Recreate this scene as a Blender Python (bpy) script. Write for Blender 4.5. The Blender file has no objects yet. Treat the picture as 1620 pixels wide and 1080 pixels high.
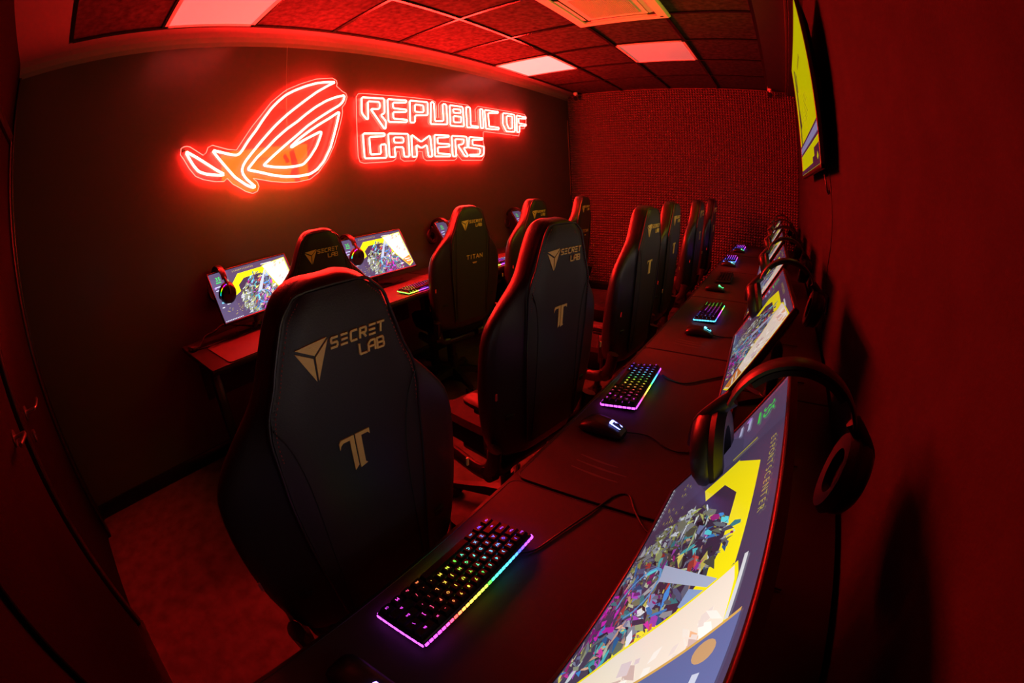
import bpy, math, random
from mathutils import Vector, Matrix
random.seed(7)
SC = bpy.context.scene
COL = SC.collection
PI = math.pi

# ---------------------------------------------------------------- camera: a 15.7 mm equisolid fisheye lens
cam_d = bpy.data.cameras.new('camera')
cam = bpy.data.objects.new('camera', cam_d)
COL.objects.link(cam)
cam_d.type = 'PANO'
cam_d.panorama_type = 'FISHEYE_EQUISOLID'
cam_d.fisheye_lens = 15.7235
cam_d.fisheye_fov = math.radians(200)
cam_d.sensor_width = 36.0
cam_d.sensor_height = 24.0
cam_d.clip_start = 0.01
YAW, PIT, ROL = -0.60891, -0.347668, -0.051806
_f = Vector((math.sin(YAW)*math.cos(PIT), math.cos(YAW)*math.cos(PIT), math.sin(PIT)))
_r0 = Vector((math.cos(YAW), -math.sin(YAW), 0)); _u0 = _r0.cross(_f)
_r = _r0*math.cos(ROL) + _u0*math.sin(ROL); _u = -_r0*math.sin(ROL) + _u0*math.cos(ROL)
cm = Matrix.Identity(4)
for i in range(3):
    cm[i][0] = _r[i]; cm[i][1] = _u[i]; cm[i][2] = -_f[i]
cm[0][3], cm[1][3], cm[2][3] = 2.4537, 0.1488, 1.3589
cam.matrix_world = cm
SC.camera = cam
# ---------------------------------------------------------------- world: no daylight reaches this room
w = bpy.data.worlds.new('world'); SC.world = w; w.use_nodes = True
w.node_tree.nodes['Background'].inputs[0].default_value = (0.002, 0.0003, 0.0004, 1)
w.node_tree.nodes['Background'].inputs[1].default_value = 1.0
SC.view_settings.view_transform = 'Standard'
SC.view_settings.look = 'None'
SC.view_settings.exposure = 0.0
SC.view_settings.gamma = 1.0
SC.view_settings.use_curve_mapping = False
try:
    SC.cycles.use_light_tree = True
    SC.cycles.max_bounces = 7
    SC.cycles.transparent_max_bounces = 12
    SC.cycles.sample_clamp_indirect = 4.0
except Exception:
    pass
# strengths of everything in the room that gives off light
NEON = (260.0, 3.0, 2.1)
TV_POWER = 4.3
MONITOR_POWER = 1.65

# ================================================================ materials
def new_mat(name):
    m = bpy.data.materials.new(name); m.use_nodes = True
    return m, m.node_tree, m.node_tree.nodes['Principled BSDF']
def pbr(name, base, rough=0.5, metal=0.0, spec=0.5, noise=None, bump=None, sheen=0.0, coat=0.0):
    m, nt, b = new_mat(name)
    b.inputs['Base Color'].default_value = (*base, 1)
    b.inputs['Roughness'].default_value = rough
    b.inputs['Metallic'].default_value = metal
    b.inputs['Specular IOR Level'].default_value = spec
    b.inputs['Sheen Weight'].default_value = sheen
    b.inputs['Coat Weight'].default_value = coat
    if noise or bump:
        tc = nt.nodes.new('ShaderNodeTexCoord')
    if noise:
        sc_, amt = noise
        n = nt.nodes.new('ShaderNodeTexNoise'); n.inputs['Scale'].default_value = sc_; n.inputs['Detail'].default_value = 6
        nt.links.new(tc.outputs['Object'], n.inputs['Vector'])
        r = nt.nodes.new('ShaderNodeValToRGB')
        lo = [c*(1-amt) for c in base]; hi = [min(1, c*(1+amt)) for c in base]
        r.color_ramp.elements[0].position = .3; r.color_ramp.elements[0].color = (*lo, 1)
        r.color_ramp.elements[1].position = .7; r.color_ramp.elements[1].color = (*hi, 1)
        nt.links.new(n.outputs['Fac'], r.inputs['Fac']); nt.links.new(r.outputs['Color'], b.inputs['Base Color'])
    if bump:
        sc_, st = bump
        n2 = nt.nodes.new('ShaderNodeTexNoise'); n2.inputs['Scale'].default_value = sc_; n2.inputs['Detail'].default_value = 4
        nt.links.new(tc.outputs['Object'], n2.inputs['Vector'])
        bp = nt.nodes.new('ShaderNodeBump'); bp.inputs['Strength'].default_value = st; bp.inputs['Distance'].default_value = .002
        nt.links.new(n2.outputs['Fac'], bp.inputs['Height']); nt.links.new(bp.outputs['Normal'], b.inputs['Normal'])
    return m
def emit(name, col, strength=1.0):
    m, nt, b = new_mat(name)
    b.inputs['Base Color'].default_value = (*[min(1, c) for c in col], 1)
    b.inputs['Roughness'].default_value = .4
    b.inputs['Emission Color'].default_value = (*col, 1)
    b.inputs['Emission Strength'].default_value = strength
    return m
def lcd(name, strength, p=1.4, floor_=.1):
    """a display panel: the colours come from the mesh, and like every LCD it throws most of its light straight ahead"""
    m, nt, b = new_mat(name)
    b.inputs['Base Color'].default_value = (.006, .006, .007, 1); b.inputs['Roughness'].default_value = .22
    a = nt.nodes.new('ShaderNodeAttribute'); a.attribute_name = 'Col'
    g = nt.nodes.new('ShaderNodeNewGeometry')
    d = nt.nodes.new('ShaderNodeVectorMath'); d.operation = 'DOT_PRODUCT'
    nt.links.new(g.outputs['Normal'], d.inputs[0]); nt.links.new(g.outputs['Incoming'], d.inputs[1])
    ab = nt.nodes.new('ShaderNodeMath'); ab.operation = 'ABSOLUTE'; nt.links.new(d.outputs['Value'], ab.inputs[0])
    pw = nt.nodes.new('ShaderNodeMath'); pw.operation = 'POWER'; pw.inputs[1].default_value = p
    nt.links.new(ab.outputs[0], pw.inputs[0])
    ma = nt.nodes.new('ShaderNodeMath'); ma.operation = 'MULTIPLY_ADD'
    ma.inputs[1].default_value = strength*(1-floor_); ma.inputs[2].default_value = strength*floor_
    nt.links.new(pw.outputs[0], ma.inputs[0])
    nt.links.new(a.outputs['Color'], b.inputs['Emission Color']); nt.links.new(ma.outputs[0], b.inputs['Emission Strength'])
    return m
def glow_attr(name, strength):
    m, nt, b = new_mat(name)
    b.inputs['Base Color'].default_value = (.02, .02, .02, 1)
    a = nt.nodes.new('ShaderNodeAttribute'); a.attribute_name = 'Col'
    nt.links.new(a.outputs['Color'], b.inputs['Emission Color']); b.inputs['Emission Strength'].default_value = strength
    return m

M = {}
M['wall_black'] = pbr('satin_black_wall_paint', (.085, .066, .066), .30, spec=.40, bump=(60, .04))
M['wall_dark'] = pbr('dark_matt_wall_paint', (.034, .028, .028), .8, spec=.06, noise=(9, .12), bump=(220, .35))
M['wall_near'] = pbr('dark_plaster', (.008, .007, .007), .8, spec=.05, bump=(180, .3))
M['foam'] = pbr('charcoal_acoustic_foam', (.20, .14, .14), .95, spec=.0)
M['tile'] = pbr('dark_mineral_fibre_tile', (.055, .038, .038), .95, spec=.0, noise=(26, .35), bump=(400, .5))
M['tbar'] = pbr('dark_gloss_ceiling_rail', (.16, .15, .15), .24, metal=1)
M['cove'] = pbr('grey_ceiling_border', (.20, .17, .17), .7, spec=.2)
M['floor'] = pbr('worn_grey_vinyl_floor', (.10, .08, .08), .55, spec=.08, noise=(14, .3), bump=(35, .3))
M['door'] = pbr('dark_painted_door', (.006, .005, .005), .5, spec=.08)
M['skirting'] = pbr('black_gloss_skirting', (.008, .008, .008), .3)
M['white_plastic'] = pbr('white_plastic', (.80, .80, .78), .38)
M['grille'] = pbr('white_grille_plastic', (.62, .60, .56), .5)
M['duct'] = pbr('dark_slot', (.04, .035, .03), .7)
M['diffuser'] = pbr('opal_light_panel', (.86, .84, .82), .20, spec=.7, coat=.6)
for _n, _e in (('a', .16), ('b', .62), ('c', .085)):
    M['diffuser_'+_n] = pbr('opal_light_panel_'+_n, (.86, .84, .82), .20, spec=.7, coat=.6)      # the panels are dimmed right down
    _q = M['diffuser_'+_n].node_tree.nodes['Principled BSDF']; _q.inputs['Emission Color'].default_value = (1, .9, .84, 1); _q.inputs['Emission Strength'].default_value = _e
M['metal'] = pbr('brushed_metal', (.55, .55, .56), .28, metal=1)
M['brass'] = pbr('aged_brass_pipe', (.45, .33, .16), .35, metal=1)
M['leather'] = pbr('black_leatherette', (.019, .017, .0185), .38, spec=.72, bump=(420, .25))
M['seat'] = pbr('black_seat_cover', (.007, .006, .007), .7, spec=.15, bump=(420, .25))
M['suede'] = pbr('black_back_leatherette', (.026, .0235, .027), .50, spec=.5, bump=(420, .25))
M['plastic'] = pbr('black_plastic', (.014, .014, .015), .38)
M['soft'] = pbr('soft_black_rubber', (.012, .012, .012), .6)
M['gold'] = pbr('gold_embroidery', (1.0, .70, .18), .45, metal=.0, spec=1.0, bump=(900, .3), sheen=.3)
M['thread'] = pbr('dark_red_thread', (.42, .07, .07), .6)
M['desk'] = pbr('black_desk_board', (.016, .015, .015), .34)
M['mat'] = pbr('black_desk_mat', (.055, .043, .045), .6, spec=.2, bump=(900, .2))
M['mat_print'] = pbr('faint_mat_print', (.10, .075, .075), .5)
M['cable'] = pbr('black_cable', (.012, .012, .012), .4)
M['keycap'] = pbr('black_keycap', (.012, .012, .013), .38)
M['screen'] = lcd('monitor_screen', MONITOR_POWER, 1.3, .20)
M['tv'] = lcd('television_screen', TV_POWER, 3.2, .10)
M['rgb'] = glow_attr('coloured_led_light', 1.0)
# neon-flex: a bright red tube
M['neon'] = emit('red_neon_flex', (.9, .1, .08), 1)
_b = M['neon'].node_tree.nodes['Principled BSDF']
_b.inputs['Base Color'].default_value = (.8, .25, .2, 1)
_b.inputs['Emission Color'].default_value = (1.0, NEON[1]/NEON[0], NEON[2]/NEON[0], 1)
_b.inputs['Emission Strength'].default_value = NEON[0]
# acrylic plate edges: the tube light they pick up is put in as emission
M['plate_edge_glow'] = emit('acrylic_edge_added_glow', (1.0, .065, .05), 10.0)
# clear acrylic
def acrylic():
    m = bpy.data.materials.new('clear_acrylic'); m.use_nodes = True
    nt = m.node_tree; nt.nodes.clear()
    o = nt.nodes.new('ShaderNodeOutputMaterial'); mx = nt.nodes.new('ShaderNodeMixShader')
    t0 = nt.nodes.new('ShaderNodeBsdfTransparent'); t0.inputs[0].default_value = (.97, .97, .97, 1)
    dd = nt.nodes.new('ShaderNodeBsdfTranslucent'); dd.inputs[0].default_value = (.8, .8, .8, 1)
    d2 = nt.nodes.new('ShaderNodeBsdfDiffuse'); d2.inputs[0].default_value = (.8, .8, .8, 1)
    m2 = nt.nodes.new('ShaderNodeMixShader'); m2.inputs[0].default_value = .5; nt.links.new(dd.outputs[0], m2.inputs[1]); nt.links.new(d2.outputs[0], m2.inputs[2])
    t = nt.nodes.new('ShaderNodeMixShader'); t.inputs[0].default_value = .03      # a little haze in the sheet
    nt.links.new(t0.outputs[0], t.inputs[1]); nt.links.new(m2.outputs[0], t.inputs[2])
    g = nt.nodes.new('ShaderNodeBsdfGlossy'); g.inputs['Roughness'].default_value = .008
    f = nt.nodes.new('ShaderNodeFresnel'); f.inputs['IOR'].default_value = 1.70
    ge = nt.nodes.new('ShaderNodeNewGeometry'); iv = nt.nodes.new('ShaderNodeMath'); iv.operation = 'SUBTRACT'; iv.inputs[0].default_value = 1
    mu = nt.nodes.new('ShaderNodeMath'); mu.operation = 'MULTIPLY'
    nt.links.new(ge.outputs['Backfacing'], iv.inputs[1]); nt.links.new(f.outputs[0], mu.inputs[0]); nt.links.new(iv.outputs[0], mu.inputs[1])
    nt.links.new(mu.outputs[0], mx.inputs[0]); nt.links.new(t.outputs[0], mx.inputs[1]); nt.links.new(g.outputs[0], mx.inputs[2])
    nt.links.new(mx.outputs[0], o.inputs['Surface'])
    return m
M['acrylic'] = acrylic()

# ================================================================ mesh building
class MB:
    """collects shapes; build() links them as one mesh object"""
    def __init__(s): s.v = []; s.f = []; s.c = []; s.T = Matrix.Identity(4); s.col = None
    def add(s, vs, fs, col=None):
        k = len(s.v); s.v += [tuple(s.T @ Vector(p)) for p in vs]
        for f in fs: s.f.append([k+i for i in f]); s.c.append(col or s.col or (1, 1, 1))
        return s
    def box(s, c, d, col=None, ch=0.0):
        x, y, z = c; a, b, h = d[0]/2, d[1]/2, d[2]/2
        if ch <= 0:
            vs = [(x+i*a, y+j*b, z+k*h) for k in (-1, 1) for j in (-1, 1) for i in (-1, 1)]
            return s.add(vs, [(0, 2, 3, 1), (4, 5, 7, 6), (0, 1, 5, 4), (2, 6, 7, 3), (0, 4, 6, 2), (1, 3, 7, 5)], col)
        ch = min(ch, a*.95, b*.95, h*.95)
        ring = lambda q, zz: [(x-a+q+ch2x, y-b+q+ch2y, zz) for ch2x, ch2y in ()]
        def rr(q, zz):
            A, B, e = a-q, b-q, ch
            return [(x+px, y+py, zz) for px, py in ((-A+e, -B), (A-e, -B), (A, -B+e), (A, B-e), (A-e, B), (-A+e, B), (-A, B-e), (-A, -B+e))]
        L = [rr(ch*.7, z-h), rr(0, z-h+ch), rr(0, z+h-ch), rr(ch*.7, z+h)]
        vs = sum(L, []); fs = [tuple(reversed(range(8))), tuple(range(24, 32))]
        for r in range(3):
            for i in range(8): j = (i+1) % 8; fs.append((r*8+i, r*8+j, r*8+8+j, r*8+8+i))
        return s.add(vs, fs, col)
    def loft(s, rings, closed=True, cap=True, col=None):
        n = len(rings[0]); vs = sum([list(r) for r in rings], []); fs = []
        m = n if closed else n-1
        for r in range(len(rings)-1):
            for i in range(m): j = (i+1) % n; fs.append((r*n+i, r*n+j, (r+1)*n+j, (r+1)*n+i))
        if cap and closed: fs.append(tuple(reversed(range(n)))); k = (len(rings)-1)*n; fs.append(tuple(range(k, k+n)))
        return s.add(vs, fs, col)
    def tube(s, pts, r, n=8, closed=False, col=None, flat=1.0):
        P = [Vector(p) for p in pts]; N = len(P); rings = []
        rr = r if isinstance(r, (list, tuple)) else [r]*N
        up = None
        for i in range(N):
            if closed: t = (P[(i+1) % N]-P[i-1])
            else: t = P[min(i+1, N-1)]-P[max(i-1, 0)]
            if t.length < 1e-9: t = Vector((0, 0, 1))
            t.normalize()
            if up is None:
                up = Vector((0, 0, 1)) if abs(t.z) < .9 else Vector((1, 0, 0))
            a = t.cross(up)
            if a.length < 1e-4: a = t.orthogonal()
            a.normalize(); b = a.cross(t); b.normalize(); up = b
            rings.append([tuple(P[i]+(a*math.cos(2*PI*k/n)+b*math.sin(2*PI*k/n)*flat)*rr[i]) for k in range(n)])
        if closed:
            n_ = n; vs = sum(rings, []); fs = []
            for q in range(N):
                q2 = (q+1) % N
                for i in range(n_): j = (i+1) % n_; fs.append((q*n_+i, q2*n_+i, q2*n_+j, q*n_+j))
            return s.add(vs, fs, col)
        fs0 = len(s.f); s.loft(rings, True, True, col)
        for f in s.f[fs0:]: f.reverse()
        return s
    def cyl(s, a, b, r, r2=None, n=16, col=None):
        return s.tube([a, b], [r, r if r2 is None else r2], n, False, col)
    def lathe(s, prof, n=24, col=None, axis='z'):
        rings = []
        for r, h in prof:
            ring = []
            for k in range(n):
                a = 2*PI*k/n; p = (r*math.cos(a), r*math.sin(a), h)
                if axis == 'y': p = (p[0], h, p[1])
                if axis == 'x': p = (h, p[0], p[1])
                ring.append(p)
            rings.append(ring)
        return s.loft(rings, True, True, col)
    def prism(s, poly, h, fn, col=None):
        """poly in 2D extruded 0..h, mapped to 3D by fn(a, b, depth); caps are triangulated"""
        from mathutils.geometry import tessellate_polygon
        n = len(poly); tris = tessellate_polygon([[Vector((a, b, 0)) for a, b in poly]])
        vs = [fn(a, b, 0) for a, b in poly]+[fn(a, b, h) for a, b in poly]
        fs = [tuple(t) for t in tris]+[tuple(n+i for i in reversed(t)) for t in tris]
        fs += [(i, (i+1) % n, n+(i+1) % n, n+i) for i in range(n)]
        return s.add(vs, fs, col)
    def build(s, name, mat, parent=None, smooth=True, sub=0, colors=False, angle=.7, normals=True):
        me = bpy.data.meshes.new(name); me.from_pydata(s.v, [], s.f); me.validate(); me.update()
        if colors:
            at = me.color_attributes.new('Col', 'FLOAT_COLOR', 'CORNER'); k = 0
            for p, c in zip(me.polygons, s.c):
                for _ in p.loop_indices: at.data[k].color = (*c, 1); k += 1
        if normals:
            import bmesh
            bm = bmesh.new(); bm.from_mesh(me); bmesh.ops.recalc_face_normals(bm, faces=bm.faces); bm.to_mesh(me); bm.free()
        if smooth:
            me.shade_smooth(); me.set_sharp_from_angle(angle=angle if not sub else 3.1)
        me.materials.append(mat)
        o = bpy.data.objects.new(name, me); COL.objects.link(o)
        if parent: o.parent = parent
        if sub:
            md = o.modifiers.new('s', 'SUBSURF'); md.levels = sub; md.render_levels = sub
        return o
def tag(o, label=None, cat=None, group=None, kind=None):
    if label: o['label'] = label
    if cat: o['category'] = cat
    if group: o['group'] = group
    if kind: o['kind'] = kind
    return o
def empty(name, loc=(0, 0, 0), rz=0.0):
    o = bpy.data.objects.new(name, None); COL.objects.link(o); o.location = loc; o.rotation_euler = (0, 0, rz)
    o.empty_display_size = .05
    return o
def copy_tree(o, parent=None):
    c = o.copy(); COL.objects.link(c)
    if parent: c.parent = parent
    for ch in list(o.children): copy_tree(ch, c)
    return c
def struct(name, mb, mat, parent=None, **k):
    o = mb.build(name, mat, parent, **k)
    if not parent: o['kind'] = 'structure'
    return o
def text_mesh(s, size, extr=0.0, res=2):
    cu = bpy.data.curves.new('t', 'FONT'); cu.body = s; cu.size = size; cu.resolution_u = res
    cu.align_x = 'CENTER'; cu.align_y = 'CENTER'; cu.extrude = extr
    o = bpy.data.objects.new('t', cu); COL.objects.link(o)
    dg = bpy.context.evaluated_depsgraph_get(); me = bpy.data.meshes.new_from_object(o.evaluated_get(dg))
    vs = [tuple(v.co) for v in me.vertices]; fs = [tuple(p.vertices) for p in me.polygons]
    bpy.data.objects.remove(o); bpy.data.meshes.remove(me); bpy.data.curves.remove(cu)
    return vs, fs
def smooth_path(P, n=6, closed=False):
    P = [Vector(p) for p in P]; out = []; N = len(P)
    for i in range(N if closed else N-1):
        if closed: a, b, c, d = P[i-1], P[i], P[(i+1) % N], P[(i+2) % N]
        else: a, b, c, d = P[max(i-1, 0)], P[i], P[i+1], P[min(i+2, N-1)]
        for k in range(n):
            t = k/n
            out.append(.5*((2*b)+(c-a)*t+(2*a-5*b+4*c-d)*t*t+(3*b-a-3*c+d)*t*t*t))
    if not closed: out.append(P[-1])
    return [tuple(p) for p in out]
def hsv(h, s=1.0, v=1.0):
    import colorsys
    return colorsys.hsv_to_rgb(h % 1.0, s, v)

# ================================================================ the room
XL, XR, YN, YB, H = -.155, 2.725, -.335, 5.43, 2.575
struct('floor', MB().box(((XL+XR)/2, (YN+YB)/2, -.05), (XR-XL+.4, YB-YN+.4, .1)), M['floor'])
b = MB().box(((XL+XR)/2, (YN+YB)/2, H+.06), (XR-XL+.4, YB-YN+.4, .1))
struct('ceiling', b, M['tile'])
struct('wall_left', MB().box((XL-.06, (YN+YB)/2, 1.31), (.12, YB-YN+.2, 2.6)), M['wall_black'])
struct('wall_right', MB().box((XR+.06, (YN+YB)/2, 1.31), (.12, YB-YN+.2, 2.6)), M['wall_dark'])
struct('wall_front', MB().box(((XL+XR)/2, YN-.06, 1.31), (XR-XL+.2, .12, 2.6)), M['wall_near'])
# far wall: covered edge to edge in small pyramid foam
b = MB()
b.box(((XL+XR)/2, YB+.06, 1.31), (XR-XL+.2, .12, 2.6))
pit = .0315
nx, nz = int((XR-XL)/pit), int(2.567/pit)
px, pz = (XR-XL)/nx, 2.567/nz
vs = []; fs = []
for j in range(nz+1):
    for i in range(nx+1): vs.append((XL+i*px, YB-.004, j*pz))
k0 = len(vs)
for j in range(nz):
    for i in range(nx):
        vs.append((XL+(i+.5)*px, YB-.045, (j+.5)*pz)); c = len(vs)-1
        a0 = j*(nx+1)+i; a1 = a0+1; a2 = a0+nx+2; a3 = a0+nx+1
        fs += [(a0, a1, c), (a1, a2, c), (a2, a3, c), (a3, a0, c)]
b.add(vs, fs)
struct('wall_back', b, M['foam'], smooth=False, normals=False)
# ceiling rails on a 600 mm grid
b = MB()
for i in range(5): b.box((i*.6, (YB+.02)/2, H+.003), (.024, YB-.02, .012))
for j in range(10): b.box((1.2, .012 if j == 0 else j*.6, H+.0045), (2.4, .024, .012))
struct('trim_1', b, M['tbar'], smooth=False)
# plain border between grid and walls, coved down on the left
b = MB()
prof = [(-.012, H+.012), (-.012, H), (-.09, H-.004), (-.130, H-.020), (-.148, H-.050), (-.153, H-.078), (XL-.01, H-.080), (XL-.01, H+.012)]
b.loft([[(x, YN, z) for x, z in prof], [(x, YB, z) for x, z in prof]])
b.box((1.2, (YN-.012)/2+.0, H+.004), (2.45, abs(YN)-.0, .012))
struct('trim_2', b, M['cove'], smooth=False)
# dark boxing along the right wall with a thin pipe under it
b = MB(); b.box(((2.412+XR)/2, (YN+YB)/2, H+.003), (XR-2.412, YB-YN, .012)); b.box(((2.635+XR)/2, (YN+YB)/2, H-.025), (XR-2.635, YB-YN, .05))
struct('trim_3', b, M['duct'], smooth=False)
pp = MB().tube([(2.622, y, H-.02) for y in (YN+.02, 1, 3, YB-.04)], .011, 10)
tag(pp.build('ceiling_pipe', M['brass']), 'thin brassy pipe running along the ceiling above the wall television', 'pipe')

struct('baseboard_left', MB().box((XL+.006, (YN+YB)/2, .045), (.012, YB-YN, .09), ch=.003), M['skirting'])
struct('baseboard_right', MB().box((XR-.006, (YN+YB)/2, .045), (.012, YB-YN, .09), ch=.003), M['skirting'])
struct('baseboard_front', MB().box((.30, YN+.006, .045), (.88, .012, .09), ch=.003), M['skirting'])
# black band along the foot of the foam wall
struct('baseboard_back', MB().box(((XL+XR)/2, YB-.04, .05), (XR-XL, .02, .10), ch=.003), M['skirting'])
# the two door leaves behind the left end of the room
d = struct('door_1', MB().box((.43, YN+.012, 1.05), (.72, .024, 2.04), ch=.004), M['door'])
fr = MB()
for x in (.045, .815): fr.box((x, YN+.02, 1.05), (.05, .04, 2.1), ch=.004)
fr.box((.43, YN+.02, 2.1), (.82, .04, .05), ch=.004); fr.build('door_frame', M['skirting'], d)
def handle(x, y, z, s=1):
    h = MB(); h.cyl((x, y, z), (x, y+.006, z), .026, n=20); h.cyl((x, y+.004, z), (x, y+.05, z), .008, n=12)
    h.tube(smooth_path([(x, y+.05, z), (x-.02*s, y+.056, z), (x-.07*s, y+.056, z+.002), (x-.115*s, y+.052, z+.004)], 4), .008, 10)
    return h
handle(.66, YN+.024, .95).build('door_handle', M['metal'], d)
kh = MB(); kh.cyl((.66, YN+.024, .86), (.66, YN+.032, .86), .022, n=18); kh.box((.66, YN+.034, .86), (.004, .006, .018)); kh.build('keyhole_plate', M['metal'], d)
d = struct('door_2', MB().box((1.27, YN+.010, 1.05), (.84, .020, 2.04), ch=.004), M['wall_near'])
handle(.98, YN+.020, .97, -1).build('door_handle', M['metal'], d)
th = MB().box((1.27, YN+.03, .006), (.9, .05, .012), ch=.002); struct('trim_4', th, M['metal'])
# narrow gloss corner strips
b = MB(); b.cyl((XL+.012, YN+.012, 0), (XL+.012, YN+.012, 2.5), .010, n=10); struct('trim_5', b, M['skirting'])
b = MB(); b.box((XL+.004, YB-.05, 1.72), (.006, .012, 1.0)); struct('trim_6', b, M['brass'])
# ================================================================ ceiling fittings
def light_panel(x, y, label, k):
    e = empty('ceiling_light', (x, y, H)); tag(e, label, 'ceiling light', 'square light panels in the dark ceiling')
    f = MB()
    for sx, sy, a, c in ((0, -.284, .592, .024), (0, .284, .592, .024), (-.284, 0, .024, .592), (.284, 0, .024, .592)):
        f.box((sx, sy, .001), (a, c, .010))
    f.build('frame', M['white_plastic'], e)
    MB().box((0, 0, .004), (.55, .55, .006), ch=.002).build('diffuser', M['diffuser_'+k], e)
light_panel(.3, .9, 'square opal light panel glowing pink above the emblem sign', 'a')
light_panel(.3, 3.9, 'whitest square light panel, above the end of the lettered sign', 'b')
light_panel(1.5, 3.9, 'square light panel glowing orange red, right of the whitest one', 'c')
# cassette air conditioner
ac = empty('air_conditioner', (1.5, 2.7, H)); tag(ac, 'square white ceiling air conditioner cassette lit orange yellow', 'air conditioner')
b = MB(); S = .335
ring = lambda q, z: [(-q, -q, z), (q, -q, z), (q, q, z), (-q, q, z)]
b.loft([ring(S, .004), ring(S, -.010), ring(S-.012, -.024), ring(.262, -.026), ring(.262, -.010)], cap=False)
b.box((0, 0, -.014), (.43, .43, .016), ch=.004)
b.build('panel', M['white_plastic'], ac, smooth=False)
MB().box((0, 0, -.004), (.56, .56, .010)).build('recess', M['duct'], ac)
for i, (sx, sy) in enumerate(((-1, 0), (1, 0), (0, -1), (0, 1))):
    l = MB()
    if sx: l.T = Matrix.Translation((sx*.240, 0, -.019)) @ Matrix.Rotation(-sx*.25, 4, 'Y'); l.box((0, 0, 0), (.034, .40, .005), ch=.002)
    else: l.T = Matrix.Translation((0, sy*.240, -.019)) @ Matrix.Rotation(sy*.25, 4, 'X'); l.box((0, 0, 0), (.40, .034, .005), ch=.002)
    l.build('louvre', M['white_plastic'], ac)
g = MB()
for k in range(29): g.box((-.168+k*.012, 0, -.0255), (.005, .34, .005))
for k in range(17): g.box((0, -.168+k*.021, -.0245), (.34, .003, .004))
g.box((0, 0, -.0225), (.345, .345, .002))
g.build('intake_grille', M['grille'], ac, smooth=False)
l = MB(); l.box((.285, .285, -.0265), (.020, .010, .003)); l.build('sensor_window', M['plastic'], ac)
# little domes high on the foam wall
def ceiling_sensor(x, label):
    e = empty('ceiling_sensor', (x, 5.30, H)); tag(e, label, 'sensor', 'small sensors at the top of the foam wall')
    m = MB().cyl((0, 0, .0), (0, 0, -.03), .028, .026, n=20); m.build('mount', M['white_plastic'], e)
    m = MB().lathe([(.004, -.028), (.012, -.03), (.012, -.055)], 14); m.build('neck', M['white_plastic'], e)
    m = MB(); m.T = Matrix.Translation((0, -.005, -.075)) @ Matrix.Rotation(.9, 4, 'X')
    m.lathe([(.006, -.03), (.022, -.028), (.026, -.01), (.024, .02), (.008, .03)], 18); m.build('housing', M['plastic'], e)
ceiling_sensor(.02, 'small ceiling sensor in the left corner above the foam wall')
ceiling_sensor(2.43, 'small ceiling sensor in the right corner above the foam wall')

# ================================================================ neon signs on the left wall
EMBLEM_TUBES = [[(0.818,1.825),(0.881,1.783),(0.95,1.732),(1.003,1.692),(1.059,1.655),(1.044,1.651),(1.001,1.659),(0.939,1.675),(0.893,1.696),(0.862,1.735),(0.839,1.774),(0.817,1.816)],[(0.986,1.811),(1.051,1.788),(1.115,1.766),(1.157,1.759),(1.182,1.778),(1.229,1.838),(1.293,1.909),(1.335,1.965),(1.401,2.043),(1.453,2.09),(1.506,2.131),(1.574,2.163),(1.664,2.196),(1.752,2.22),(1.831,2.23),(1.901,2.233),(1.836,2.201),(1.751,2.155),(1.649,2.087),(1.573,2.035),(1.509,1.99),(1.427,1.925),(1.341,1.846),(1.262,1.77),(1.206,1.715),(1.182,1.679),(1.18,1.647),(1.203,1.608),(1.241,1.571),(1.264,1.55),(1.248,1.546),(1.205,1.567),(1.129,1.627),(1.089,1.676),(1.048,1.728),(1.008,1.78)],[(1.98,2.135),(1.911,2.12),(1.829,2.092),(1.739,2.045),(1.662,1.995),(1.596,1.947),(1.512,1.898),(1.429,1.839),(1.363,1.784),(1.288,1.73),(1.221,1.666),(1.225,1.659),(1.3,1.636),(1.39,1.606),(1.482,1.585),(1.578,1.577),(1.668,1.582),(1.726,1.607),(1.786,1.66),(1.845,1.751),(1.876,1.832),(1.9,1.901),(1.917,1.955),(1.929,2.003),(1.921,2.005),(1.852,1.965),(1.746,1.911),(1.668,1.867),(1.601,1.826),(1.538,1.779),(1.54,1.772),(1.592,1.796),(1.668,1.827),(1.767,1.867),(1.777,1.861),(1.762,1.823),(1.731,1.762),(1.676,1.695),(1.623,1.651),(1.559,1.644),(1.487,1.645),(1.402,1.656),(1.334,1.674),(1.337,1.68),(1.397,1.723),(1.495,1.79),(1.595,1.857),(1.666,1.909),(1.747,1.957),(1.854,2.016),(1.937,2.06),(1.968,2.09)]]
EMBLEM_PLATE = [(0.787,1.851),(0.804,1.859),(0.825,1.86),(0.846,1.853),(0.93,1.791),(0.951,1.804),(0.963,1.833),(0.993,1.843),(1.095,1.805),(1.154,1.794),(1.266,1.932),(1.336,2.007),(1.406,2.087),(1.496,2.156),(1.525,2.174),(1.624,2.214),(1.752,2.254),(1.885,2.267),(1.918,2.251),(1.926,2.227),(1.92,2.207),(1.972,2.167),(2.0,2.155),(2.011,2.126),(1.992,2.076),(1.964,2.044),(1.968,2.017),(1.962,1.979),(1.938,1.901),(1.888,1.772),(1.829,1.675),(1.745,1.588),(1.675,1.549),(1.575,1.541),(1.479,1.55),(1.387,1.568),(1.257,1.605),(1.286,1.577),(1.295,1.548),(1.282,1.521),(1.249,1.512),(1.202,1.531),(1.16,1.561),(1.117,1.589),(1.081,1.63),(1.058,1.614),(0.999,1.623),(0.924,1.647),(0.875,1.674),(0.836,1.726),(0.806,1.78),(0.782,1.817)]
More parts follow.
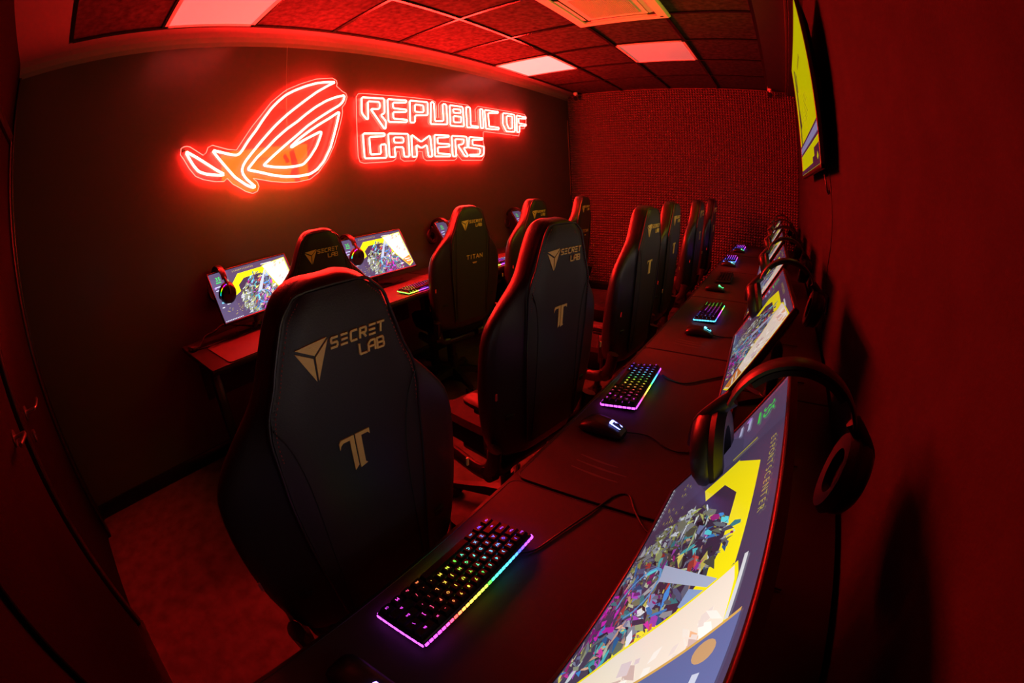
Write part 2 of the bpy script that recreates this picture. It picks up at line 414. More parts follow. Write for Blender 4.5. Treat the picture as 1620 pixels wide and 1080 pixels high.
LETTER_TUBES = [[(2.129,2.126),(2.345,2.126),(2.342,2.006),(2.305,1.993),(2.354,1.942),(2.348,1.886),(2.334,1.885),(2.217,2.029),(2.22,2.038),(2.287,2.039),(2.3,2.055),(2.297,2.097),(2.186,2.097),(2.184,1.957),(2.171,1.955),(2.127,2.002)],[(2.376,2.125),(2.572,2.126),(2.568,2.108),(2.428,2.099),(2.43,2.053),(2.568,2.049),(2.565,2.028),(2.428,2.021),(2.429,1.967),(2.571,1.963),(2.568,1.943),(2.379,1.939)],[(2.606,2.129),(2.808,2.13),(2.805,2.015),(2.661,2.006),(2.654,1.943),(2.604,1.941)],[(2.662,2.1),(2.757,2.098),(2.758,2.036),(2.659,2.036)],[(2.847,2.136),(2.883,2.134),(2.886,1.967),(2.991,1.974),(2.988,2.13),(3.035,2.131),(3.04,1.946),(2.831,1.94)],[(3.078,2.128),(3.252,2.129),(3.259,1.94),(3.077,1.938)],[(3.121,2.097),(3.221,2.1),(3.224,2.064),(3.123,2.062)],[(3.121,2.03),(3.226,2.032),(3.222,1.976),(3.122,1.973)],[(3.299,2.134),(3.357,2.133),(3.354,1.956),(3.464,1.954),(3.46,1.94),(3.3,1.936)],[(3.5,2.134),(3.542,2.135),(3.542,1.942),(3.499,1.943)],[(3.573,2.131),(3.794,2.135),(3.787,2.12),(3.628,2.105),(3.631,1.968),(3.792,1.969),(3.787,1.946),(3.579,1.941)],[(3.873,2.131),(4.081,2.136),(4.071,1.945),(3.916,1.938),(3.862,2.01)],[(3.936,2.105),(4.035,2.112),(4.03,1.98),(3.967,1.971),(3.934,2.016)],[(4.119,2.132),(4.306,2.131),(4.293,2.111),(4.153,2.104),(4.155,2.048),(4.305,2.047),(4.282,2.027),(4.168,2.022),(4.161,1.947),(4.109,1.945)],[(2.13,1.847),(2.339,1.847),(2.331,1.825),(2.187,1.82),(2.191,1.687),(2.291,1.689),(2.289,1.759),(2.341,1.764),(2.344,1.657),(2.135,1.66)],[(2.37,1.847),(2.576,1.847),(2.578,1.66),(2.522,1.661),(2.516,1.738),(2.426,1.738),(2.431,1.66),(2.372,1.662)],[(2.424,1.816),(2.522,1.817),(2.523,1.774),(2.425,1.775)],[(2.609,1.842),(2.714,1.782),(2.819,1.841),(2.834,1.657),(2.789,1.657),(2.776,1.759),(2.714,1.729),(2.657,1.758),(2.658,1.659),(2.608,1.657)],[(2.87,1.846),(3.051,1.847),(3.045,1.832),(2.905,1.822),(2.905,1.772),(3.052,1.769),(3.05,1.747),(2.903,1.738),(2.904,1.685),(3.054,1.679),(3.056,1.66),(2.864,1.66)],[(3.086,1.845),(3.288,1.846),(3.294,1.745),(3.237,1.74),(3.297,1.662),(3.25,1.661),(3.16,1.763),(3.235,1.775),(3.248,1.82),(3.128,1.817),(3.134,1.66),(3.085,1.66)],[(3.325,1.846),(3.522,1.843),(3.515,1.826),(3.365,1.819),(3.367,1.772),(3.533,1.762),(3.527,1.692),(3.494,1.665),(3.331,1.664),(3.315,1.678),(3.463,1.684),(3.475,1.736),(3.304,1.745)]]
LETTER_PLATE = [(2.091,2.132),(2.11,2.155),(2.146,2.161),(2.36,2.159),(2.585,2.161),(2.822,2.161),(2.88,2.159),(2.917,2.145),(2.927,2.096),(2.921,2.003),(2.95,2.005),(2.954,2.13),(2.994,2.162),(3.263,2.157),(3.34,2.158),(3.377,2.132),(3.382,2.001),(3.448,2.006),(3.446,2.125),(3.49,2.161),(4.295,2.164),(4.327,2.14),(4.318,2.044),(4.28,2.002),(4.198,1.991),(4.164,1.908),(3.57,1.913),(3.553,1.905),(3.545,1.8),(3.563,1.76),(3.55,1.672),(3.51,1.628),(3.223,1.626),(3.18,1.661),(3.168,1.682),(3.151,1.642),(3.122,1.626),(2.777,1.626),(2.747,1.644),(2.737,1.67),(2.736,1.702),(2.689,1.705),(2.673,1.653),(2.644,1.627),(2.53,1.627),(2.495,1.645),(2.485,1.707),(2.463,1.707),(2.445,1.646),(2.415,1.631),(2.359,1.627),(2.138,1.626),(2.101,1.638),(2.088,1.68)]

XT, XP = -.110, -.122           # tube centre and plate face
def round_corners(P, q=.22):
    out = []; n = len(P)
    for i in range(n):
        a, b_, c = Vector(P[i-1]), Vector(P[i]), Vector(P[(i+1) % n])
        la, lc = (a-b_).length, (c-b_).length; r = min(.010, la*.33, lc*.33)
        out += [tuple(b_+(a-b_).normalized()*r), tuple(b_+(c-b_).normalized()*r)]
    return out
def sign(name, label, tubes, plate, part, wires, standoffs):
    e = empty(name, (XP, sum(p[0] for p in plate)/len(plate), sum(p[1] for p in plate)/len(plate)))
    tag(e, label, 'neon sign')
    cx, cy, cz = e.location
    fn = lambda a, b_, d: (-d, a-cy, b_-cz)
    MB().prism(plate, .005, fn).build('backing_plate', M['acrylic'], e, smooth=False)
    MB().tube([(-.0025, a-cy, b_-cz) for a, b_ in plate], .0022, 6, closed=True).build('plate_edge_glow', M['plate_edge_glow'], e)  # added glowing strip, stands in for tube light caught by the rim
    for P in tubes:
        Q = round_corners(P)
        MB().tube([(XT-cx, a-cy, b_-cz) for a, b_ in Q], .0074 if part == 'neon_tube' else .0062, 8, closed=True).build(part, M['neon'], e)
    for (ya, za, yb, zb) in wires:
        MB().cyl((-.003, ya-cy, za-cz), (-.003, yb-cy, zb-cz), .0016, n=6).build('hanging_wire', M['metal'], e)
    for ya, za in standoffs:
        m = MB().cyl((-.034, ya-cy, za-cz), (.004, ya-cy, za-cz), .006, n=12); m.build('standoff', M['metal'], e)
    return e
sign('neon_sign', 'red neon sign shaped as a slanted eye with sweeping claws', EMBLEM_TUBES, EMBLEM_PLATE, 'neon_tube',
     [(1.517, 2.49, 1.52, 1.90)], [(.808, 1.838), (1.80, 2.09), (1.745, 1.60)])
sign('neon_sign', 'red neon lettering in two rows, right of the eye emblem', LETTER_TUBES, LETTER_PLATE, 'neon_letter',
     [], [(2.10, 2.135), (2.12, 1.66), (3.20, 2.16), (4.05, 1.90)])

# ================================================================ what the screens show (flat coloured polygons)
def screen_art(W, Hh, box=False):
    rnd = random.Random(11); m = MB(); lay = [0]
    def P(pts, col, q=None):
        if q is None: lay[0] += 1
        d = -.000006*(lay[0]+(q or 0))
        m.add([((s-.5)*W, d, (1-t)*Hh) for s, t in pts], [tuple(range(len(pts)))], col)
    def R(s0, t0, s1, t1, col): P([(s0, t1), (s1, t1), (s1, t0), (s0, t0)], col)
    R(0, 0, 1, 1, (.085, .062, .135))
    P([(0, 1), (.24, 1), (.2, .5), (.24, 0), (0, 0)], (.10, .075, .16))
    P([(.0, .35), (.19, .30), (.16, .12), (.0, .12)], (.12, .085, .19))
    Y = (1.35, 1.12, .01); D = (.05, .035, .08)
    # yellow angular arch
    for q in ([(.24, .55), (.31, .50), (.31, .36), (.24, .30)], [(.24, .31), (.31, .37), (.40, .255), (.345, .135)],
              [(.345, .135), (.40, .255), (.62, .245), (.665, .13)], [(.60, .245), (.70, .36), (.78, .33), (.66, .13)],
              [(.72, .34), (.72, .62), (.79, .66), (.79, .36)]): P(q, Y)
    P([(.31, .50), (.36, .62), (.66, .62), (.72, .50), (.72, .37), (.61, .25), (.40, .255), (.31, .37)], D)
    # abstract shard collage
    pal = [(.06, .06, .10), (.10, .11, .16), (.2, .22, .16), (.22, .25, .38), (.75, .82, .9), (.9, .9, .95), (.35, .42, .2), (.16, .2, .24), (.03, .03, .05), (.8, .05, .45), (.05, .3, .8), (.1, .7, .8), (.85, .75, .15), (.9, .5, .35), (.5, .08, .6), (.45, .5, .35), (.9, .12, .1), (.2, .25, .5), (.6, .65, .4)]
    for k in range(820):
        u = rnd.random(); cx = .29+.50*u; top = .66-.50*(1-abs(u-.52)*1.5); cy = top+(1.0-top)*rnd.random()**.9
        if cx < .34 and cy > .9: continue
        r = .010+.040*rnd.random()**2; a = -.75+rnd.gauss(0, .45); n = rnd.choice((3, 4, 4, 5)); st = .12+.28*rnd.random()
        pts = []
        for i in range(n):
            an = 2*PI*i/n+rnd.random()*.6; x, y = r*math.cos(an), r*st*math.sin(an)
            pts.append((cx+(x*math.cos(a)-y*math.sin(a)), cy+1.6*(x*math.sin(a)+y*math.cos(a))))
        pts = [(min(.86, max(.25, s)), min(.985, max(.12, t))) for s, t in pts]
        c = rnd.choice(pal); q = .35+1.1*rnd.random()**1.5
        if cy > .8 and .5 < cx < .68 and rnd.random() < .6: c = (.75, .03, .6)
        if cx < .42: c = rnd.choice(pal[2:5]+[(.5, .55, .15)])
        P(list(reversed(pts)), tuple(min(1.5, x*q) for x in c), 1+k % 60)
    lay[0] += 62
    P([(.50, .62), (.56, .60), (.70, .20), (.69, .17)], (.55, .62, .85)); P([(.66, .34), (.70, .36), (.76, .22), (.72, .16)], (.35, .5, .85))
    for k in range(14):
        a0 = 2*PI*k/14; a1 = a0+.46; f = lambda a, r: (.56+r*math.cos(a), .74+1.7*r*math.sin(a))
        if k > 2: P([f(a0, .075), f(a1, .075), f(a1, .083), f(a0, .083)][::-1], (.15, .45, .9))
    # picture panel at the right
    P([(.665, .115), (.76, .60), (.90, .985), (.985, .90), (.985, .05), (.70, .095)][::-1], Y)
    P([(.673, .125), (.77, .60), (.905, .965), (.975, .885), (.975, .065), (.71, .105)][::-1], (1.25, 1.05, .88))
    for k in range(120):
        s = .70+.27*rnd.random(); t = .10+.70*rnd.random()
        if s < .72+.16*t or t > .95-.2*(.98-s)*5: continue
        l = .02+.07*rnd.random(); c = tuple(1.45*x for x in rnd.choice([(.86, .75, .66), (.80, .66, .60), (.9, .82, .74), (.88, .72, .62), (.62, .42, .38), (.85, .45, .25), (.95, .88, .80), (.72, .56, .58)]))
        a = -1.0+.5*rnd.random(); h_ = .006+.014*rnd.random(); dx, dy = l*math.cos(a), 1.7*l*math.sin(a)
        q = [(s, t), (s+dx*.5+h_, t+dy*.5+h_), (s+dx, t+dy), (s+dx*.5-h_, t+dy*.5-h_)]
        P([(min(.972, max(.70, x)), min(.95, max(.09, y))) for x, y in q], c)
    P([(.83, .78), (.90, .955), (.972, .88), (.972, .70)][::-1], (.95, .30, .05))
    if box:
        P([(.795, .03), (1, .03), (1, .50), (.90, .50)][::-1], (.16, .19, .44)); P([(.790, .03), (.797, .03), (.902, .50), (.893, .50)][::-1], (.9, .5, .12))
        c0 = (.85, .12); P([(c0[0]+.022*math.cos(k*PI/8), c0[1]+.040*math.sin(k*PI/8)) for k in range(16)][::-1], (.75, .42, .2))
        for k in range(4): R(.89+.012*k, .10+.07*k, .93+.015*k, .125+.07*k, (.75, .78, .95))
    R(.865, .775, .955, .80, (1, .95, .9)); R(.885, .83, .965, .855, (1, .95, .9))
    # small furniture of the desktop
    R(.66, .072, .80, .088, (.9, .9, .95))
    R(.205, .19, .212, .36, (.6, .5, .05))
    for k, (s0, s1) in enumerate(((.03, .10), (.03, .085))): R(s0, .28+.07*k, s1, .30+.07*k, (.6, .65, .95))
    P([(.02, .30), (.035, .325), (.05, .30), (.035, .275)], (.55, .3, .95))
    R(.045, .60, .075, .63, (.2, .6, .85)); R(.10, .66, .14, .675, (.8, .8, .9)); R(.03, .70, .06, .715, (.8, .8, .9))
    for k in range(16): s = .07+.2*rnd.random(); t = .72+.2*rnd.random(); R(s, t, s+.012, t+.008, (.6, .5, .1))
    for k in range(11): R(.012+k*.020, .972, .012+k*.020+.012, .985, (.85, .88, .95))
    words = [('35', -.405, .86, .036, (.05, .9, .12))]+[(c, -.205+k*.0215, .935, .0135, (.62, .52, .10)) for k, c in enumerate('ESPORTSCENTER')]
    for s_, x, z, size, col in words:
        vs, fs = text_mesh(s_, size, res=3); lay[0] += 1
        m.add([(x*W+a, -.000006*lay[0], z*Hh+b_) for a, b_, c in vs], fs, col)
    R(.06, .20, .125, .215, (.05, .9, .12))
    return m
def tv_art(W, Hh):
    m = MB(); lay = [0]
    def P(pts, col):
        lay[0] += 1; m.add([((s-.5)*W, -.00006*lay[0], (1-t)*Hh) for s, t in pts], [tuple(range(len(pts)))], col)
    def R(s0, t0, s1, t1, col): P([(s0, t1), (s1, t1), (s1, t0), (s0, t0)], col)
    Y = (1.0, .93, .0); K = (.03, .015, .03)
    R(0, 0, 1, 1, Y)
    P([(.09, .80), (.15, .80), (.19, .45), (.22, .12), (.17, .08), (.13, .3)], K); P([(.12, .50), (.19, .62), (.24, .60), (.2, .45)], K)
    P([(.22, .30), (.26, .33), (.3, .20), (.27, .14)], K)
    for k in range(6): R(.45+k*.035, .18, .45+k*.035+.026, .215, (.30, .22, .01))
    for k in range(7): R(.52, .46+k*.028, .52+.12+.03*(k % 3), .462+k*.028+.006, (.45, .38, .01))
    for k in range(4): R(.35, .52+k*.03, .47, .523+k*.03+.004, (.6, .5, .01))
    R(0, .745, 1, .835, (.05, .025, .09))
    for k in range(24): R(.02+k*.041, .763, .02+k*.041+.030, .815, (.45, .45, .8))
    R(.80, .88, 1, 1, (.05, .02, .06)); R(.0, .965, .8, 1, (.08, .03, .08)); R(.72, .93, .82, 1, (.05, .02, .06))
    P([(.90, .95), (.93, .97), (.96, .95), (.93, .92)], Y)
    return m
SW, SH = .536, .300
_art = screen_art(SW, SH).build('screen', M['screen'], smooth=False, colors=True, normals=False)
ART = _art.data; bpy.data.objects.remove(_art)
_art = screen_art(SW, SH, True).build('screen', M['screen'], smooth=False, colors=True, normals=False)
ART2 = _art.data; bpy.data.objects.remove(_art)

# ---------------------------------------------------------------- monitors (local: user at -y, panel leans back)
TILT = .54
def panel_T(): return Matrix.Translation((0, 0, .086)) @ Matrix.Rotation(-TILT, 4, 'X')
def make_monitor():
    e = empty('monitor')
    T = panel_T()
    # bezel ring
    b = MB(); b.T = T
    for x, z, a, c in ((0, .006, .550, .012), (0, .3165, .550, .008), (-.2715, .161, .007, .310), (.2715, .161, .007, .310)):
        b.box((x, .002, z), (a, .016, c), ch=.0015)
    b.build('bezel', M['plastic'], e)
    s = bpy.data.objects.new('screen', ART); COL.objects.link(s); s.parent = e; s.matrix_local = T @ Matrix.Translation((0, -.0035, .0125))
    b = MB(); b.T = T
    rr = lambda w_, h_, y: [(-w_, y, .16-h_), (w_, y, .16-h_), (w_, y, .16+h_), (-w_, y, .16+h_)]
    b.loft([rr(.272, .157, .001), rr(.272, .157, .012), rr(.20, .115, .032), rr(.09, .07, .046)]); b.build('back_cover', M['plastic'], e, smooth=False)
    b = MB(); pz = T @ Vector((0, .04, .14))
    b.tube(smooth_path([(0, .150, .012), (0, .150, .10), (0, (.150+pz.y)/2+.02, .17), tuple(pz)], 5), [.020]*16, 12); b.build('stand_neck', M['plastic'], e)
    b = MB(); b.cyl((0, .150, 0.0), (0, .150, .016), .038, .03, n=24); b.build('stand_base', M['plastic'], e)
    for a in (-.62, .62, PI):
        q = MB(); q.T = Matrix.Translation((0, .150, 0)) @ Matrix.Rotation(a, 4, 'Z')
        L = .13 if a != PI else .055
        q.loft([[(-.020, 0, .001), (.020, 0, .001), (.014, 0, .014), (-.014, 0, .014)], [(-.011, -L*.7, .001), (.011, -L*.7, .001), (.007, -L*.7, .011), (-.007, -L*.7, .011)], [(-.005, -L, .001), (.005, -L, .001), (.003, -L, .006), (-.003, -L, .006)]])
        q.build('stand_foot', M['plastic'], e)
    return e
# ---------------------------------------------------------------- headset hanging over the top edge (local: origin at the inside of the band apex)
def make_headset():
    e = empty('headset')
    R_ = .089
    arc = [(0, R_*math.sin(a)*1.02, -R_*.95+R_*math.cos(a)*1.0) for a in [(-1.32+2.64*k/22) for k in range(23)]]
    def strap(pts, w_, t_, name, off=0, k0=0, k1=None, par=e, mat=M['plastic']):
        rings = []
        for x, y, z in pts[k0:k1]:
            n = Vector((0, y, z+R_*.95)).normalized(); c = Vector((x, y, z))+n*off
            rings.append([tuple(c+Vector((w_, 0, 0))-n*t_), tuple(c+Vector((w_, 0, 0))+n*t_*.3), tuple(c+Vector((w_*.7, 0, 0))+n*t_), tuple(c+Vector((-w_*.7, 0, 0))+n*t_), tuple(c+Vector((-w_, 0, 0))+n*t_*.3), tuple(c+Vector((-w_, 0, 0))-n*t_)])
        return MB().loft(rings).build(name, mat, par)
    strap(arc, .017, .0035, 'headband', .008)
    strap(arc, .014, .006, 'band_cushion', .000, 4, 19, mat=M['soft'])
    for sd in (-1, 1):
        y0 = sd*.110
        y = MB(); y.tube(smooth_path([(0, sd*.092, -.055), (.0, sd*.112, -.075), (0, sd*.134, -.105), (0, sd*.136, -.142)], 4), .0085, 10, flat=1.5); y.build('yoke', M['plastic'], e)
        c = MB(); c.T = Matrix.Translation((0, y0, -.142)) @ Matrix.Rotation(sd*-.22, 4, 'X') @ Matrix.Scale(1.18, 4, (0, 0, 1)) 
        c.lathe([(.012, sd*.026), (.040, sd*.024), (.049, sd*.015), (.052, sd*.0), (.050, sd*-.006), (.02, sd*-.006)], 28, axis='y'); cup = c.build('ear_cup', M['plastic'], e)
        c = MB(); c.T = Matrix.Translation((0, y0, -.142)) @ Matrix.Rotation(sd*-.22, 4, 'X') @ Matrix.Scale(1.18, 4, (0, 0, 1))
        c.lathe([(.028, sd*-.004), (.052, sd*-.006), (.056, sd*-.015), (.049, sd*-.027), (.030, sd*-.025), (.028, sd*-.010)], 28, axis='y'); c.build('ear_cushion', M['soft'], cup)
        c = MB(); c.T = Matrix.Translation((0, y0, -.142)) @ Matrix.Rotation(sd*-.22, 4, 'X') @ Matrix.Scale(1.18, 4, (0, 0, 1))
        for k in range(18):
            a0 = PI*.55+k*.075; a1 = a0+.075; r0, r1 = .0510, .0530
            c.add([(r0*math.cos(a0), sd*.0120, r0*math.sin(a0)), (r0*math.cos(a1), sd*.0120, r0*math.sin(a1)), (r1*math.cos(a1), sd*.0070, r1*math.sin(a1)), (r1*math.cos(a0), sd*.0070, r1*math.sin(a0))], [(0, 1, 2, 3)], tuple(1.6*q for q in hsv(.62+k*.055)))
        c.build('light_strip', M['rgb'], cup, colors=True, normals=False)
    return e
# ---------------------------------------------------------------- keyboard (local: 15 units wide along x, rear at +y)
ROWS = [[1]*13+[2], [1.5]+[1]*12+[1.5], [1.75]+[1]*11+[2.25], [2.25]+[1]*10+[2.75], [1.25]*3+[6.25]+[1.25]*4]
LEG = [['Esc']+list('1234567890-=')+['Bk'], ['Tab']+list('QWERTYUIOP[]')+['\\'], ['Cap']+list("ASDFGHJKL;'")+['Ent'], ['Sh']+list('ZXCVBNM,./')+['Sh'], ['Ctl', 'W', 'Alt', '', 'Alt', 'Fn', 'M', 'Ctl']]
U = .0193
def make_keyboard(hue, each_key=True):
    e = empty('keyboard')
    W, D = 15*U+.008, 5*U+.008
    T = Matrix.Rotation(math.radians(4), 4, 'X')
    b = MB(); b.T = T; b.box((0, 0, .013), (W, D, .014), ch=.003); b.build('case', M['plastic'], e)
    # translucent light strip round the case, coloured along its length
    st = MB(); st.T = T; n = 30
    for i in range(n):
        x0 = -W/2+W*i/n; x1 = x0+W/n*.74; c = tuple(3.6*q for q in hsv(hue((x0+x1)/2/W+.5), .94))
        for y in (-D/2-.0008, D/2+.0008): st.box(((x0+x1)/2, y, .0125), (x1-x0, .002, .0052), c)
    for sx in (-1, 1):
        c = tuple(3.2*q for q in hsv(hue(.5+sx*.5), .92))
        for j in range(8): st.box((sx*(W/2+.0008), -D/2+D*(j+.5)/8, .0125), (.002, D/8*.8, .0052), c)
    st.build('light_strip', M['rgb'], e, colors=True, smooth=False)
    caps = []; leg = MB(); leg.T = T; gl = MB(); gl.T = T
    for r, row in enumerate(ROWS):
        x = -7.5*U; y = (2-r)*U
        for k, wd in enumerate(row):
            cx = x+wd*U/2; x += wd*U; q = wd*U/2-.0009; tq = q-.0028; a = U/2-.0009; ta = a-.0030
            zz = .0215
            m = MB(); m.T = T
            m.loft([[(cx-q, y-a, zz), (cx+q, y-a, zz), (cx+q, y+a, zz), (cx-q, y+a, zz)], [(cx-tq, y-ta, zz+.0085), (cx+tq, y-ta, zz+.0085), (cx+tq, y+ta+.0008, zz+.0078), (cx-tq, y+ta+.0008, zz+.0078)]])
            caps.append(m)
            hc = hue(cx/W+.5); c = tuple(2.3*v_ for v_ in hsv(hc, .93))
            s_ = LEG[r][k]
            if s_ and each_key:
                vs, fs = text_mesh(s_, .0085 if len(s_) == 1 else .0055, res=1)
                leg.add([(cx+p[0], y+.001+p[1], zz+.0089) for p in vs], fs, c)
            elif s_: leg.box((cx, y+.001, zz+.0088), (.004, .005, .0006), c)
            gl.box((cx, y-.5*U, .0208), (wd*U*.5, .0022, .0008), tuple(.9*v_ for v_ in hsv(hc, .95)))
    if each_key:
        for m in caps: m.build('keycap', M['keycap'], e, smooth=False)
    else:
        a = MB()
        for m in caps: a.add(m.v, m.f)
        a.build('keycaps', M['keycap'], e, smooth=False)
    leg.build('key_legends', M['rgb'], e, smooth=False, colors=True, normals=False)
    gl.build('key_backlight', M['rgb'], e, smooth=False, colors=True)
    for sx in (-1, 1): MB().box((sx*W*.35, D*.38, .004), (.04, .012, .010)).build('foot', M['soft'], e)
    return e
# ---------------------------------------------------------------- mouse
def make_mouse(col):
    e = empty('mouse')
    prof = [(-.062, .014, .012), (-.058, .026, .022), (-.045, .032, .032), (-.02, .033, .038), (.01, .031, .036), (.035, .030, .028), (.052, .027, .020), (.060, .020, .014)]
    rings = []
    for y, w_, h_ in prof:
        ring = []
        for k in range(16):
            a = 2*PI*k/16; x = w_*math.copysign(abs(math.cos(a))**.8, math.cos(a)); z = .001+h_*.5+h_*.5*math.copysign(abs(math.sin(a))**.75, math.sin(a))
            ring.append((x, y, z))
        rings.append(ring)
    MB().loft(rings).build('shell', M['plastic'], e)
    w_ = MB(); w_.T = Matrix.Translation((0, .038, .026)); w_.lathe([(.004, -.004), (.010, -.003), (.010, .003), (.004, .004)], 18, axis='x'); w_.build('scroll_wheel', M['soft'], e)
    g_ = MB()
    for sx in (-1, 1): g_.add([(sx*.0055, .020, .0385), (sx*.0105, .022, .0375), (sx*.0095, .050, .0262), (sx*.0055, .052, .0255)], [(0, 1, 2, 3)], tuple(5*c for c in col))
    g_.box((0, .024, .0375), (.012, .007, .003), tuple(5*c for c in col))
    g_.build('wheel_light', M['rgb'], e, colors=True, normals=False)
    return e
# ================================================================ gaming chair (local: sitter faces +y, origin on the floor below the emblem)
RECL = .098
ZL = 1.164                      # height of the emblem on the back
BT = Matrix.Translation((0, 0, ZL)) @ Matrix.Rotation(RECL, 4, 'X')      # back frame: u right, w forward, v up
LV = [(.0905, .030, .030, .030, 0), (.086, .056, .016, .050, 0), (.074, .078, .006, .066, .002), (.048, .096, .001, .076, .003), (0, .116, 0, .078, .004), (-.05, .134, 0, .076, .006), (-.09, .154, 0, .072, .010),
      (-.13, .196, 0, .068, .018), (-.17, .232, 0, .064, .028), (-.21, .264, 0, .062, .036), (-.26, .278, 0, .062, .042), (-.36, .281, 0, .066, .046), (-.46, .277, 0, .072, .046), (-.56, .262, 0, .078, .044), (-.64, .244, .002, .080, .036), (-.69, .215, .012, .070, .026), (-.705, .17, .028, .045, .01)]
def hw(v):
    for a, b_ in zip(LV, LV[1:]):
        if b_[0] <= v <= a[0]:
            t = (a[0]-v)/(a[0]-b_[0]); return a[1]+(b_[1]-a[1])*t
    return LV[0][1] if v > 0 else LV[-1][1]
def off(v): return max(0.0, (v-.05)*.22) if v > .05 else 0
def pw(v):
    a = hw(v)*.90
    if v > .06: a *= .93 if v < .07 else .80
    return min(a, .146 if v > -.30 else .146-.02*min(1, (-.30-v)/.3))
def ribbon(m, pts, wd, w=-.0012, closed=False, h=.0016):
    """flat raised stroke on the rear face of the back (u, v polyline)"""
    for (a, b_) in zip(pts, pts[1:]):
        A, B = Vector(a), Vector(b_); d = (B-A)
        if d.length < 1e-6: continue
        d.normalize(); n = Vector((-d.y, d.x))*wd/2; A2 = A-d*wd*.25; B2 = B+d*wd*.25
        q = [A2+n, A2-n, B2-n, B2+n]
        m.add([(p.x, w+h, p.y) for p in q]+[(p.x, w-h, p.y) for p in q], [(4, 5, 6, 7), (0, 1, 5, 4), (1, 2, 6, 5), (2, 3, 7, 6), (3, 0, 4, 7)])
GL = {'S': [[(1, 1), (.1, 1), (0, .85), (0, .62), (.1, .5), (.9, .5), (1, .38), (1, .14), (.9, 0), (0, 0)]],
      'E': [[(0, 1), (1, 1)], [(.12, .5), (1, .5)], [(0, 0), (1, 0)]],
      'e': [[(0, 1), (1, 1)], [(.0, .5), (.92, .5)], [(0, 0), (1, 0)]],
      'C': [[(1, 1), (.1, 1), (0, .86), (0, .14), (.1, 0), (1, 0)]],
      'R': [[(0, 0), (0, 1), (.9, 1), (1, .88), (1, .6), (.9, .48), (.25, .48)], [(.5, .48), (1, 0)]],
      'T': [[(0, 1), (1.1, 1)], [(.55, 1), (.55, 0)]],
      'L': [[(0, 1), (0, .1), (.08, 0), (1, 0)]],
      'A': [[(0, 0), (0, .7), (.35, 1), (1, 1), (1, 0)], [(.25, .42), (1, .42)]],
      'B': [[(0, 0), (0, 1), (.85, 1), (.95, .85), (.95, .62), (.85, .5), (.15, .5)], [(.85, .5), (1, .38), (1, .12), (.88, 0), (0, 0)]]}
def strokes(m, s, u0, v0, cw, ch, adv, wd, shear=0.0):
    for k, c in enumerate(s):
        for line in GL[c]:
            ribbon(m, [(u0+k*adv+x*cw+shear*y*ch, v0+y*ch) for x, y in line], wd)
